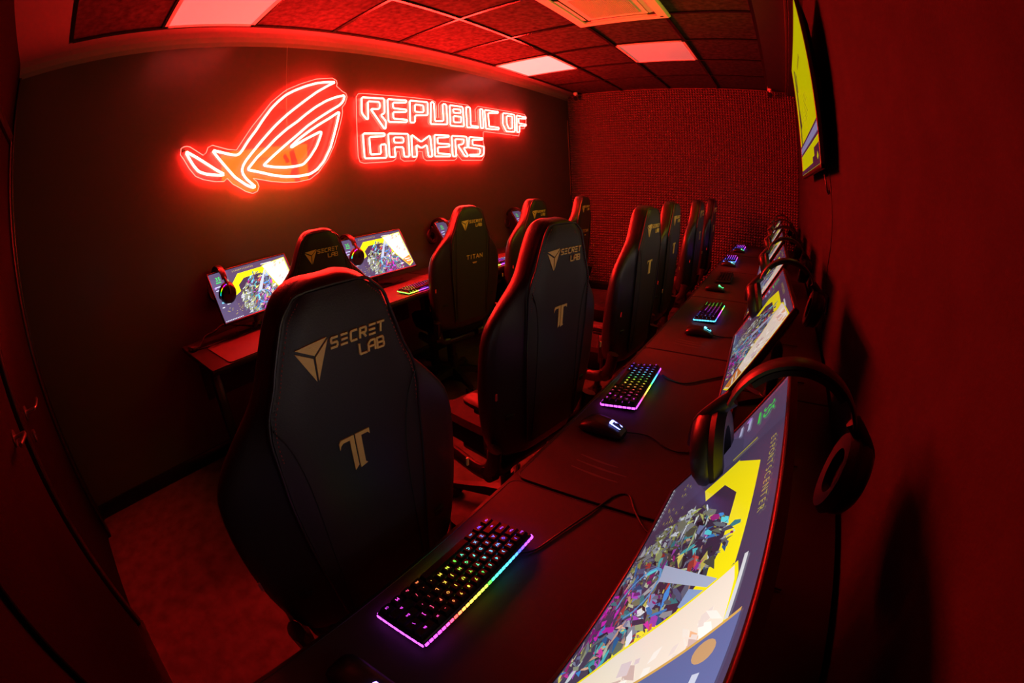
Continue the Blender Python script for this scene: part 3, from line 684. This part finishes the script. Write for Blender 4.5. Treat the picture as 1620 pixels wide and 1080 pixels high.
def make_chair(word):
    e = empty('gaming_chair')
    # upholstered back with forward wings
    rings = []
    for v, h_, ro, t, g in LV:
        g *= .75; f_ = t+g+ro; p_ = pw(v)
        k1 = (h_-p_)/.12; tip = ro+min(.056, .55*t+.25*(h_-p_))           # the sides slope forward from the flat rear panel to the wing tip
        half = [(0, ro), (.50*p_, ro), (.90*p_, ro+.001), (p_+.008, ro+.010), (p_+(h_-p_)*.55, ro+.010+(tip-ro)*.30), (h_*.982, ro+(tip-ro)*.62), (h_, tip+.002), (h_*.985, max(tip+.014, f_-.014)), (.90*h_, f_+.006), (.72*h_, ro+t+g*.55), (.45*h_, ro+t), (0, ro+t-.004)]
        ring = [(u, w_, v) for u, w_ in half]+[(-u, w_, v) for u, w_ in reversed(half[1:-1])]
        rings.append(ring)
    b = MB(); b.T = BT; b.loft(rings); b.build('backrest', M['leather'], e, sub=1)
    # rear cover panel, its seams and stitches
    vs_ = [.076, .066, .048, .02, -.02, -.05, -.09, -.13, -.17, -.21, -.28, -.38, -.48, -.58, -.64]
    b = MB(); b.T = BT
    rg = []
    for v in vs_:
        a = pw(v); rg.append([(u*a, (-.0045 if abs(u) < .9 else .0015)+off(v)+.0006*abs(u), v) for u in (-1, -.95, -.85, -.5, 0, .5, .85, .95, 1)])
    b.loft(rg, closed=False, cap=False)
    b.build('back_panel', M['suede'], e, normals=False, angle=1.2)
    b = MB(); b.T = BT
    L_ = [(-pw(v)-.004, .001+off(v), v) for v in vs_]; R_ = [(pw(v)+.004, .001+off(v), v) for v in vs_]
    b.tube(smooth_path(L_[::-1]+[(0, off(.078)-.001, .079)]+R_, 3), .0028, 7); b.build('piping', M['leather'], e)
    # seam lines: they run in from the shoulders towards the middle
    b = MB(); b.T = BT
    for sx in (-1, 1):
        if word: pth = [(sx*.118, -.05), (sx*.122, -.2), (sx*.118, -.62)]
        else: pth = [(sx*.142, -.11), (sx*.118, -.17), (sx*.105, -.30), (sx*.110, -.62)]
        b.tube(smooth_path([(u, -.0042, v) for u, v in pth], 5), .0014, 6)
    b.build('seam', M['soft'], e)
    b = MB(); b.T = BT
    full = smooth_path(L_[8::-1]+[(0, off(.078), .079)]+R_[:9], 10); acc = 0
    for a, c in zip(full, full[1:]):
        A, C_ = Vector(a), Vector(c); acc += 1
        if acc % 2 and (C_-A).length > .0005:
            n = Vector((-(C_-A).z, 0, (C_-A).x)).normalized()*.0095
            if n.dot(Vector((A.x, 0, A.z+.1))) > 0: n = -n
            b.tube([tuple(A+n+Vector((0, -.0055, 0))), tuple(A+(C_-A)*.75+n+Vector((0, -.0055, 0)))], .0009, 4)
    b.build('stitching', M['thread'], e, smooth=False)
    # gold emblem, lettering and monogram
    b = MB(); b.T = BT; w0 = -.0052
    for tri in ([(-.080, .001), (-.024, .006), (-.049, -.0165)], [(-.081, -.004), (-.0515, -.0205), (-.0515, -.058)], [(-.0225, .003), (-.0475, -.0195), (-.0478, -.058)]):
        b.prism(tri, .0022, lambda a, c, d: (a, w0+.001-d, c))
    b.build('emblem', M['gold'], e, smooth=False)
    b = MB(); b.T = BT @ Matrix.Translation((0, w0+.001, 0))
    for c, u0 in (('S', -.0185), ('E', -.0005), ('C', .0175), ('R', .0350), ('e', .0530), ('T', .0690)): strokes(b, c, u0, -.014, .0112, .0155, .0, .0036, .10)
    for c, u0 in (('L', .032), ('A', .049), ('B', .0665)): strokes(b, c, u0, -.041, .0130, .0170, 0, .0036, .0)
    b.build('lettering', M['gold'], e, smooth=False)
    b = MB(); b.T = BT @ Matrix.Translation((0, w0+.001, 0))
    if word:
        for c, u in (('T', -.030), ('I', -.006), ('T', .018), ('A', .046), ('N', .076)):
            vs, fs = text_mesh(c, .040, .0, 2); b.add([(u+p[0]*.95, -.001-.0008*q_, -.232+p[1]+.0012*(q_-1)) for q_ in (0, 1, 2) for p in vs], [tuple(i+len(vs)*q_ for i in f) for q_ in (0, 1, 2) for f in fs])
        b.build('block_word', M['gold'], e, smooth=False, normals=False)
        b = MB(); b.T = BT @ Matrix.Translation((0, w0+.001, 0)); b.box((.024, -.001, -.268), (.034, .002, .004)); b.box((.024, -.001, -.274), (.026, .002, .003)); b.build('underline', M['gold'], e, smooth=False)
    else:
        f = lambda a, c, d: (a-.002, -d, c)
        b.prism([(-.034, -.196), (-.034, -.184), (-.030, -.178), (-.003, -.178), (-.003, -.242), (-.012, -.250), (-.012, -.185), (-.026, -.185), (-.031, -.189)], .0024, f)
        b.prism([(.0, -.178), (.030, -.178), (.030, -.190), (.026, -.185), (.012, -.185), (.012, -.242), (.016, -.246), (.0, -.250)], .0024, f)
        b.build('monogram', M['gold'], e, smooth=False)
    # little tags at the side seams
    for sx in (-1, 1):
        q = MB(); q.T = BT; q.box((sx*.275, .002, -.40), (.006, .004, .022)); q.build('side_tag', M['gold'] if sx > 0 else M['thread'], e)
    # seat
    y0 = -math.tan(RECL)*0+.0
    yb = (ZL-.47)*math.tan(RECL)             # the foot of the back stands this far forward
    b = MB()
    R2 = []
    for z, gx, gy0, gy1 in ((.405, .15, .06, .46), (.42, .165, .03, .49), (.455, .178, .01, .505), (.485, .178, .01, .51), (.505, .16, .025, .49), (.508, .10, .05, .45)):
        rr = []
        for k in range(24):
            t = 2*PI*k/24; cx = gx*math.copysign(abs(math.cos(t))**.42, math.cos(t)); cy = (gy0+gy1)/2+(gy1-gy0)/2*math.copysign(abs(math.sin(t))**.42, math.sin(t))
            zz = z+(.022 if z > .45 and abs(math.cos(t)) > .6 else 0)-(.02 if math.sin(t) > .8 and z > .45 else 0)
            rr.append((cx, cy+yb+.02, zz))
        R2.append(rr)
    b.loft(R2); b.build('seat', M['seat'], e)
    # hinges / side brackets
    for sx in (-1, 1):
        q = MB(); q.tube(smooth_path([(sx*.215, yb+.30, .40), (sx*.24, yb+.12, .41), (sx*.256, yb+.04, .47), (sx*.262, yb+.015, .56)], 4), .020, 10, flat=1.5); q.build('recline_bracket', M['plastic'], e)
        q = MB(); q.cyl((sx*.238, yb+.06, .435), (sx*.268, yb+.06, .435), .034, .030, n=20); q.build('hinge_cover', M['plastic'], e)
        # armrest
        q = MB(); q.tube(smooth_path([(sx*.12, yb+.10, .385), (sx*.170, yb+.10, .385), (sx*.195, yb+.10, .42), (sx*.195, yb+.10, .50)], 4), .019, 10, flat=1.3)
        q.box((sx*.195, yb+.10, .545), (.034, .062, .16), ch=.008); arm = q.build('armrest_post', M['plastic'], e)
        q = MB(); q.box((sx*.190, yb+.10, .632), (.05, .12, .018), ch=.005)
        pr = []
        for z, a, c in ((.640, .030, .095), (.646, .036, .110), (.660, .037, .112), (.668, .030, .102), (.670, .018, .08)):
            pr.append([(sx*.186+a*math.copysign(abs(math.cos(t))**.55, math.cos(t)), yb+.11+c*math.copysign(abs(math.sin(t))**.55, math.sin(t)), z) for t in [2*PI*k/20 for k in range(20)]])
        q.loft(pr); q.build('armrest_pad', M['soft'], e)
    q = MB(); q.box((0, yb+.24, .365), (.24, .26, .045), ch=.01); q.build('tilt_mechanism', M['plastic'], e)
    q = MB(); q.tube([(.10, yb+.30, .365), (.25, yb+.31, .36), (.31, yb+.31, .352)], [.006, .006, .010], 8); q.build('lever', M['plastic'], e)
    q = MB(); q.cyl((0, yb+.24, .08), (0, yb+.24, .22), .030, n=18); q.cyl((0, yb+.24, .22), (0, yb+.24, .36), .017, n=16); q.build('gas_lift', M['plastic'], e)
    for k in range(5):
        a = 2*PI*k/5+.35
        q = MB(); q.T = Matrix.Translation((0, yb+.24, 0)) @ Matrix.Rotation(a, 4, 'Z')
        q.loft([[(-w_, r, z0), (w_, r, z0), (w_*.7, r, z1), (-w_*.7, r, z1)] for r, w_, z0, z1 in ((.0, .035, .075, .125), (.10, .028, .072, .115), (.21, .022, .062, .090), (.285, .018, .060, .078))])
        leg = q.build('base_leg', M['plastic'], e)
        q = MB(); q.T = Matrix.Translation((0, yb+.24, 0)) @ Matrix.Rotation(a, 4, 'Z') @ Matrix.Translation((0, .275, .028))
        for sx in (-.018, .018): q.lathe([(.010, sx-.010), (.027, sx-.009), (.028, sx), (.027, sx+.009), (.010, sx+.010)], 18, axis='x')
        q.box((0, 0, .018), (.014, .03, .03), ch=.004); q.build('caster', M['soft'], leg)
    return e

# ================================================================ furniture
def make_desk(L_, D_):
    """local: user side at -y, origin at floor under the middle of the user edge"""
    e = empty('desk')
    MB().box((0, D_/2, .735), (L_-.004, D_, .026), ch=.003).build('worktop', M['desk'], e)
    MB().box((0, D_-.06, .56), (L_-.14, .018, .30)).build('modesty_panel', M['desk'], e)
    for sx in (-1, 1):
        q = MB(); q.box((sx*(L_/2-.09), D_*.5, .36), (.05, .05, .72), ch=.004); q.box((sx*(L_/2-.09), D_*.5, .015), (.06, D_*.86, .03), ch=.004); q.box((sx*(L_/2-.09), D_*.5, .705), (.05, D_*.8, .03), ch=.004)
        q.build('leg', M['desk'], e)
    q = MB(); q.box((0, D_*.6, .70), (L_-.2, .04, .03)); q.build('crossbar', M['desk'], e)
    return e
def place(o, x, y, z, rz): o.location = (x, y, z); o.rotation_euler = (0, 0, rz); return o
RR, LR = -PI/2, PI/2            # right row looks at +x, left row at -x
for i, (yc, L_, lb) in enumerate(((.58, 1.80, 'black desk against the right wall, nearest the camera'), (2.48, 2.00, 'middle black desk of the right wall row'), (4.42, 1.88, 'black desk of the right wall row, nearest the foam wall'))):
    tag(place(make_desk(L_, .73), 1.978, yc, 0, RR), lb, 'desk', 'desks along the right wall')
for i, (yc, L_, lb) in enumerate(((1.54, 1.84, 'black desk under the eye sign, its free end nearest the door'), (3.41, 1.88, 'black desk of the left wall row, under the neon lettering'))):
    tag(place(make_desk(L_, .645), .508, yc, 0, LR), lb, 'desk', 'desks along the left wall')

DT = .748
ORD = ['first', 'second', 'third', 'fourth', 'fifth', 'sixth']
# ---- desk mats
def make_mat(L_, D_):
    e = empty('desk_mat'); r = .022; P = []
    for cx, cy, a0 in ((L_/2-r, D_/2-r, 0), (-L_/2+r, D_/2-r, PI/2), (-L_/2+r, -D_/2+r, PI), (L_/2-r, -D_/2+r, 1.5*PI)):
        for k in range(6): a = a0+k*PI/10; P.append((cx+r*math.cos(a), cy+r*math.sin(a)))
    MB().prism(P, .004, lambda a, c, d: (a, c, d)).build('mat_surface', M['mat'], e, smooth=False)
    MB().tube([(a*.999, c*.998, .0035) for a, c in P], .0016, 6, closed=True).build('edge_stitching', M['soft'], e)
    q = MB()
    for k, (x0, l) in enumerate(((.30, .10), (.325, .13), (.352, .12))):
        pts = [(x0+.012*math.sin(t*1.6), -.11+l*t) for t in (0, .25, .5, .75, 1)]
        for i, ((a, c), (a2, c2)) in enumerate(zip(pts, pts[1:])):
            w0, w1 = .0035*(1-abs(i-2)/3), .0035*(1-abs(i-1)/3); q.add([(a-w0, c, .0043), (a+w0, c, .0043), (a2+w1, c2, .0043), (a2-w1, c2, .0043)], [(0, 1, 2, 3)])
    q.build('printed_marks', M['mat_print'], e, smooth=False, normals=False)
    return e
MY_R = [.345, 1.247, 2.147, 3.047, 3.947, 4.847]
pm = make_mat(.892, .40)
for i, y in enumerate(MY_R):
    o = pm if i == 0 else copy_tree(pm)
    if i == 0: pass
    tag(place(o, 1.985+.205, y, DT, RR), ['black desk mat under the keyboard closest to the camera', 'black desk mat whose near corner meets the camera end mat', 'black desk mat under the green and blue lit keyboard', 'black desk mat carrying the unlit keyboard', 'black desk mat under the fifth keyboard of the right row', 'black desk mat nearest the foam wall in the right row'][i], 'desk mat', 'desk mats on the right row')
MY_L = [1.20, 2.12, 3.04, 3.96]
for i, y in enumerate(MY_L):
    o = copy_tree(pm)
    tag(place(o, .500-.200, y-.03, DT, LR), ['bright red lit desk mat at the free end of the left desk', 'red lit desk mat under the rainbow keyboard of the left row', 'red lit desk mat partly behind the chair with the block word', 'red lit desk mat farthest along the left wall'][i], 'desk mat', 'desk mats on the left row')

# ---- monitors and headsets
pmon = make_monitor(); phs = make_headset()
MR = [(2.338, .520), (2.343, 1.450), (2.345, 2.240), (2.345, 3.09), (2.345, 3.98), (2.345, 4.83)]
ML = [(.107, 1.133), (.120, 2.070), (.112, 3.010), (.107, 4.120)]
yw_r = [-.01, .045, .01, 0, 0, 0]; yw_l = [.06, -.02, .04, .015]
lb_r = ['large monitor in the lower right corner showing a yellow arch picture', 'monitor of the right row just beyond the nearest headset', 'monitor of the right row, third from the camera', 'monitor of the right row, fourth from the camera', 'monitor of the right row, second from the foam wall', 'monitor of the right row nearest the foam wall']
lb_l = ['bright monitor at the free end of the left desk', 'bright monitor of the left row between two chair backs', 'monitor showing only a sliver left of the word lettered chair', 'monitor peeping out left of the third left row chair']
hl_r = ['black headset hung on the nearest monitor, rim glowing rainbow', 'black headset hung on the second right row monitor', 'black headset hung on the third right row monitor', 'black headset hung on the fourth right row monitor', 'black headset hung on the fifth right row monitor', 'black headset hung on the monitor by the foam wall']
hl_l = ['red lit headset hung on the monitor at the free desk end', 'red lit headset hung on the monitor between two chair backs', 'headset hung on the sliver of monitor beside the word chair', 'headset hung on the farthest left row monitor']
def station(o, h, x, y, rz, yaw, lab, hlab, grp, hgrp, u=-.195):
    # (x, y) is the bottom middle of the panel; the stand foot stands on the desk
    place(o, x, y, .7485, rz+yaw); tag(o, lab, 'monitor', grp)
    Mx = Matrix.Translation((x, y, .7485)) @ Matrix.Rotation(rz+yaw, 4, 'Z')
    p = Mx @ (panel_T() @ Vector((u, .008, .3225)))
    h.location = (p.x, p.y, p.z+(.034 if rz < 0 else .022)); h.rotation_euler = (0, 0, rz+yaw); tag(h, hlab, 'headset', hgrp)
for i, (x, y) in enumerate(MR):
    o = pmon if i == 0 else copy_tree(pmon); h = phs if i == 0 else copy_tree(phs)
    for ch in o.children:
        if ch.name.startswith('screen'): ch.data = ART2 if i == 0 else ART
    station(o, h, x, y, RR, yw_r[i], lb_r[i], hl_r[i], 'monitors of the right row', 'headsets of the right row')
for i, (x, y) in enumerate(ML):
    o = copy_tree(pmon); h = copy_tree(phs)
    for ch in o.children:
        if ch.name.startswith('screen'): ch.data = ART
    station(o, h, x, y, LR, yw_l[i], lb_l[i], hl_l[i], 'monitors of the left row', 'headsets of the left row')

# ---- keyboards
def hue_rain(t):                                       # violet, blue, cyan, green, yellow, red, magenta
    K = ((0, .77), (.12, .68), (.30, .54), (.42, .37), (.56, .15), (.70, .03), (.80, -.03), (.90, -.18), (1, -.22))
    for (a, x), (b_, y) in zip(K, K[1:]):
        if t <= b_: return x+(y-x)*(max(a, t)-a)/(b_-a)
    return -.22
def hue_flip(t): return .40-.40*t*1.6 if t < .30 else (.93-.35*(t-.30)/.7)
def hue_viol(t): return .83-.20*t
def hue_left(t): return .30-.18*t/.3 if t < .3 else (.80-.30*(t-.3)/.7)
KR = [(2.082, .492, 0, hue_rain, True), (2.070, 1.335, .05, hue_rain, True), (2.153, 2.262, -.02, hue_flip, True), (2.115, 3.17, .03, None, False), (2.060, 4.03, .03, hue_viol, False), (2.070, 4.86, 0, hue_viol, False)]
lk_r = ['rainbow lit keyboard nearest the camera with bright edge strip', 'rainbow lit keyboard on the mat beside the nearest headset', 'small keyboard glowing green at one end and blue at the other', 'dark unlit keyboard behind the green lit mouse', 'violet lit keyboard, second from the foam wall', 'violet lit keyboard nearest the foam wall']
for i, (x, y, a, hu, ek) in enumerate(KR):
    k = make_keyboard(hu or hue_viol, ek)
    if hu is None:
        for ch in list(k.children):
            if ch.name.split('.')[0] in ('key_legends', 'key_backlight', 'light_strip'): bpy.data.objects.remove(ch)
    tag(place(k, x, y, DT+.0042, RR+a), lk_r[i], 'keyboard', 'keyboards of the right row')
for i, (x, y, a) in enumerate(((.435, 2.075, .03), (.430, 2.965, .02))):
    k = make_keyboard(hue_left, i == 0)
    tag(place(k, x-.02, y, DT+.0042, LR+a), ['rainbow edged keyboard on the left desk before the second monitor', 'violet and cyan edged keyboard seen between two chair backs'][i], 'keyboard', 'keyboards of the left row')
# ---- mice
MC = [((.35, .2, 1), 2.115, .232), ((.22, .25, 1), 2.085, 1.062), ((.12, .75, .95), 2.160, 1.935), ((.1, .9, .25), 2.100, 2.790), ((.2, .9, .85), 2.075, 3.72), ((.1, .9, .2), 2.085, 4.60)]
lm_ = ['black mouse beside the nearest keyboard, barely in view', 'black mouse with a blue light, on the mat beyond the nearest keyboard', 'black mouse with a pale cyan light beside the small green and blue keyboard', 'black mouse with a green light in the middle of the right row', 'black mouse with a cyan light before the second last keyboard', 'black mouse with a green dot before the last keyboard']
for i, (c, x, y) in enumerate(MC):
    tag(place(make_mouse(c), x, y, DT+.0042, RR+(.1, -.05, .08, 0, 0, 0)[i]), lm_[i], 'mouse', 'mice of the right row')
tag(place(make_mouse((.9, .1, .1)), .30, 1.74, DT+.0042, LR), 'black mouse near the feet of the second left row monitor', 'mouse')

# ---- cables on the desks
def cable(pts, r, lab, n=6, name='cable', mat=None):
    o = MB().tube(smooth_path(pts, n), r, 8).build(name, mat or M['cable']); return tag(o, lab, 'cable')
z = DT+.0072
cable([(2.133, .600, z+.006), (2.150, .625, z), (2.168, .690, z), (2.192, .766, z), (2.213, .835, z-.002), (2.240, .850, z-.002), (2.275, .800, z), (2.33, .75, z), (2.45, .72, z-.003), (2.60, .70, z-.003)], .0021, 'thin cable looping from the nearest keyboard across the mat gap')
cable([(2.130, 1.455, z+.006), (2.160, 1.445, z), (2.214, 1.437, z), (2.270, 1.490, z), (2.337, 1.553, z), (2.45, 1.60, z-.002), (2.62, 1.62, z-.003)], .0026, 'thin cable from the second keyboard towards the second monitor')
cable([(2.14, 1.072, z+.006), (2.20, 1.09, z), (2.28, 1.05, z), (2.36, 1.07, z-.001), (2.6, 1.1, z-.003)], .0020, 'thin mouse cable running under the nearest headset')
cable([(2.215, 1.94, z+.006), (2.26, 1.95, z), (2.35, 1.97, z), (2.6, 2.0, z-.003)], .0020, 'thin mouse cable at the third station of the right row')
cable([(.02, .66, z-.004), (.03, .70, z), (-.02, .76, z+.03), (-.03, .83, z+.035), (-.06, .90, z+.05), (-.04, 1.0, z+.02), (.0, 1.08, z-.003), (.03, 1.12, z-.003)], .006, 'glossy cable rising in a curve at the free end of the left desk')
cable([(.05, .66, z-.003), (.09, .75, z-.003), (.07, .86, z-.003), (.10, .98, z-.003), (.03, 1.05, z-.003), (.01, .95, z-.001)], .004, 'second glossy cable lying tangled behind the bright red mat')
cable([(.02, 1.66, z-.003), (.10, 1.78, z-.003), (.06, 1.92, z-.003), (.13, 2.02, z), (.09, 2.12, z-.003), (.0, 2.3, z-.003)], .004, 'glossy cable lying below the second left row monitor')
q = empty('cable_hub', (.035, .625+.03, DT+.001), .2); tag(q, 'small glossy cable hub on the corner of the left desk', 'hub')
MB().box((0, 0, .012), (.075, .034, .022), ch=.004).build('body', M['soft'], q); MB().box((0, -.0175, .012), (.05, .002, .010)).build('port_strip', M['metal'], q)

# ---- chairs
pT = make_chair(False); pW = make_chair(True)
# (x, y, yaw) of the emblem; yaw 0 would face the foam wall
CR = [(1.892, .497, -1.482, -.008), (1.832, 1.335, -1.40, 0), (1.838, 2.284, -1.48, .004), (1.787, 3.03, -1.552, .007), (1.80, 3.95, -1.56, .004), (1.80, 4.78, -1.58, 0)]
CL = [(.699, 1.209, -1.341), (.714, 2.276, -1.371), (.707, 3.091, -1.461), (.760, 3.835, -1.60)]
lc_r = ['large black gaming chair nearest the camera, gold emblem on its back', 'black gaming chair right behind the nearest one, gold emblem facing us', 'third black gaming chair by the right desks, seen from its side', 'fourth black gaming chair by the right desks, half behind the third', 'fifth chair by the right desks, its red side before the foam wall', 'farthest chair by the right desks, a narrow shape before the foam wall']
lc_l = ['black gaming chair at the left desk, headrest over the nearest chair', 'black gaming chair at the left desk with a gold block word', 'left row gaming chair mostly hidden behind the second nearest chair', 'last left row gaming chair, in the corner before the foam wall']
for i, (x, y, a, dz) in enumerate(CR):
    o = pT if i == 0 else copy_tree(pT)
    tag(place(o, x, y, 0, -a), lc_r[i], 'gaming chair', 'gaming chairs along the right desks')
for i, (x, y, a) in enumerate(CL):
    o = pW if i == 0 else copy_tree(pW)
    tag(place(o, x, y, 0, -a), lc_l[i], 'gaming chair', 'gaming chairs along the left desk')

# ---- television on the right wall
tv = empty('television', (2.650, 2.64, 1.488), RR); tag(tv, 'wall television with a bright yellow picture, top right', 'television')
TW, TH = 1.300, .770
TT = Matrix.Rotation(.040, 4, 'X')
_m = tv_art(TW-.02, TH-.03); _m.T = Matrix.Identity(4)
s = _m.build('screen', M['tv'], tv, smooth=False, colors=True, normals=False); s.matrix_local = TT @ Matrix.Translation((0, -.0032, .020))
b = MB(); b.T = TT
for x, z_, a, c in ((0, .010, TW, .020), (0, TH-.005, TW, .010), (-TW/2+.005, TH/2, .010, TH), (TW/2-.005, TH/2, .010, TH)): b.box((x, .004, z_), (a, .020, c), ch=.002)
b.build('bezel', M['plastic'], tv)
b = MB(); b.T = TT
rr = lambda w_, z0, z1, y: [(-w_, y, z0), (w_, y, z0), (w_, y, z1), (-w_, y, z1)]
b.loft([rr(TW/2-.003, .004, TH-.004, .0), rr(TW/2-.003, .004, TH-.004, .014), rr(TW/2-.08, .05, TH-.12, .040)]); b.build('back_cover', M['plastic'], tv, smooth=False)
b = MB(); b.box((0, .062, .35), (.42, .018, .30)); 
for sx in (-.18, .18): b.box((sx, .052, .33), (.03, .03, .42))
b.build('wall_bracket', M['metal'], tv)
cable([(2.690, 2.30, 1.50), (2.700, 2.26, 1.43), (2.712, 2.33, 1.40), (2.712, 2.40, 1.445), (2.712, 2.30, 1.395), (2.712, 2.26, 1.41)], .004, 'short dark cable dangling in a hook under the wall television')
cable([(2.70, 2.20, 1.52), (2.716, 2.205, 1.40), (2.717, 2.150, 1.195), (2.716, 2.21, 1.05), (2.717, 2.18, .86), (2.716, 2.12, .76)], .0026, 'thin cable hanging down the right wall from the television')
q = empty('wall_socket', (2.7245, 2.13, .92), RR); tag(q, 'small dark socket low on the right wall at the end of the hanging cable', 'socket')
MB().box((0, -.005, 0), (.08, .010, .08), ch=.003).build('face_plate', M['plastic'], q); MB().cyl((0, -.011, 0), (0, -.009, 0), .021, n=20).build('socket_well', M['soft'], q)
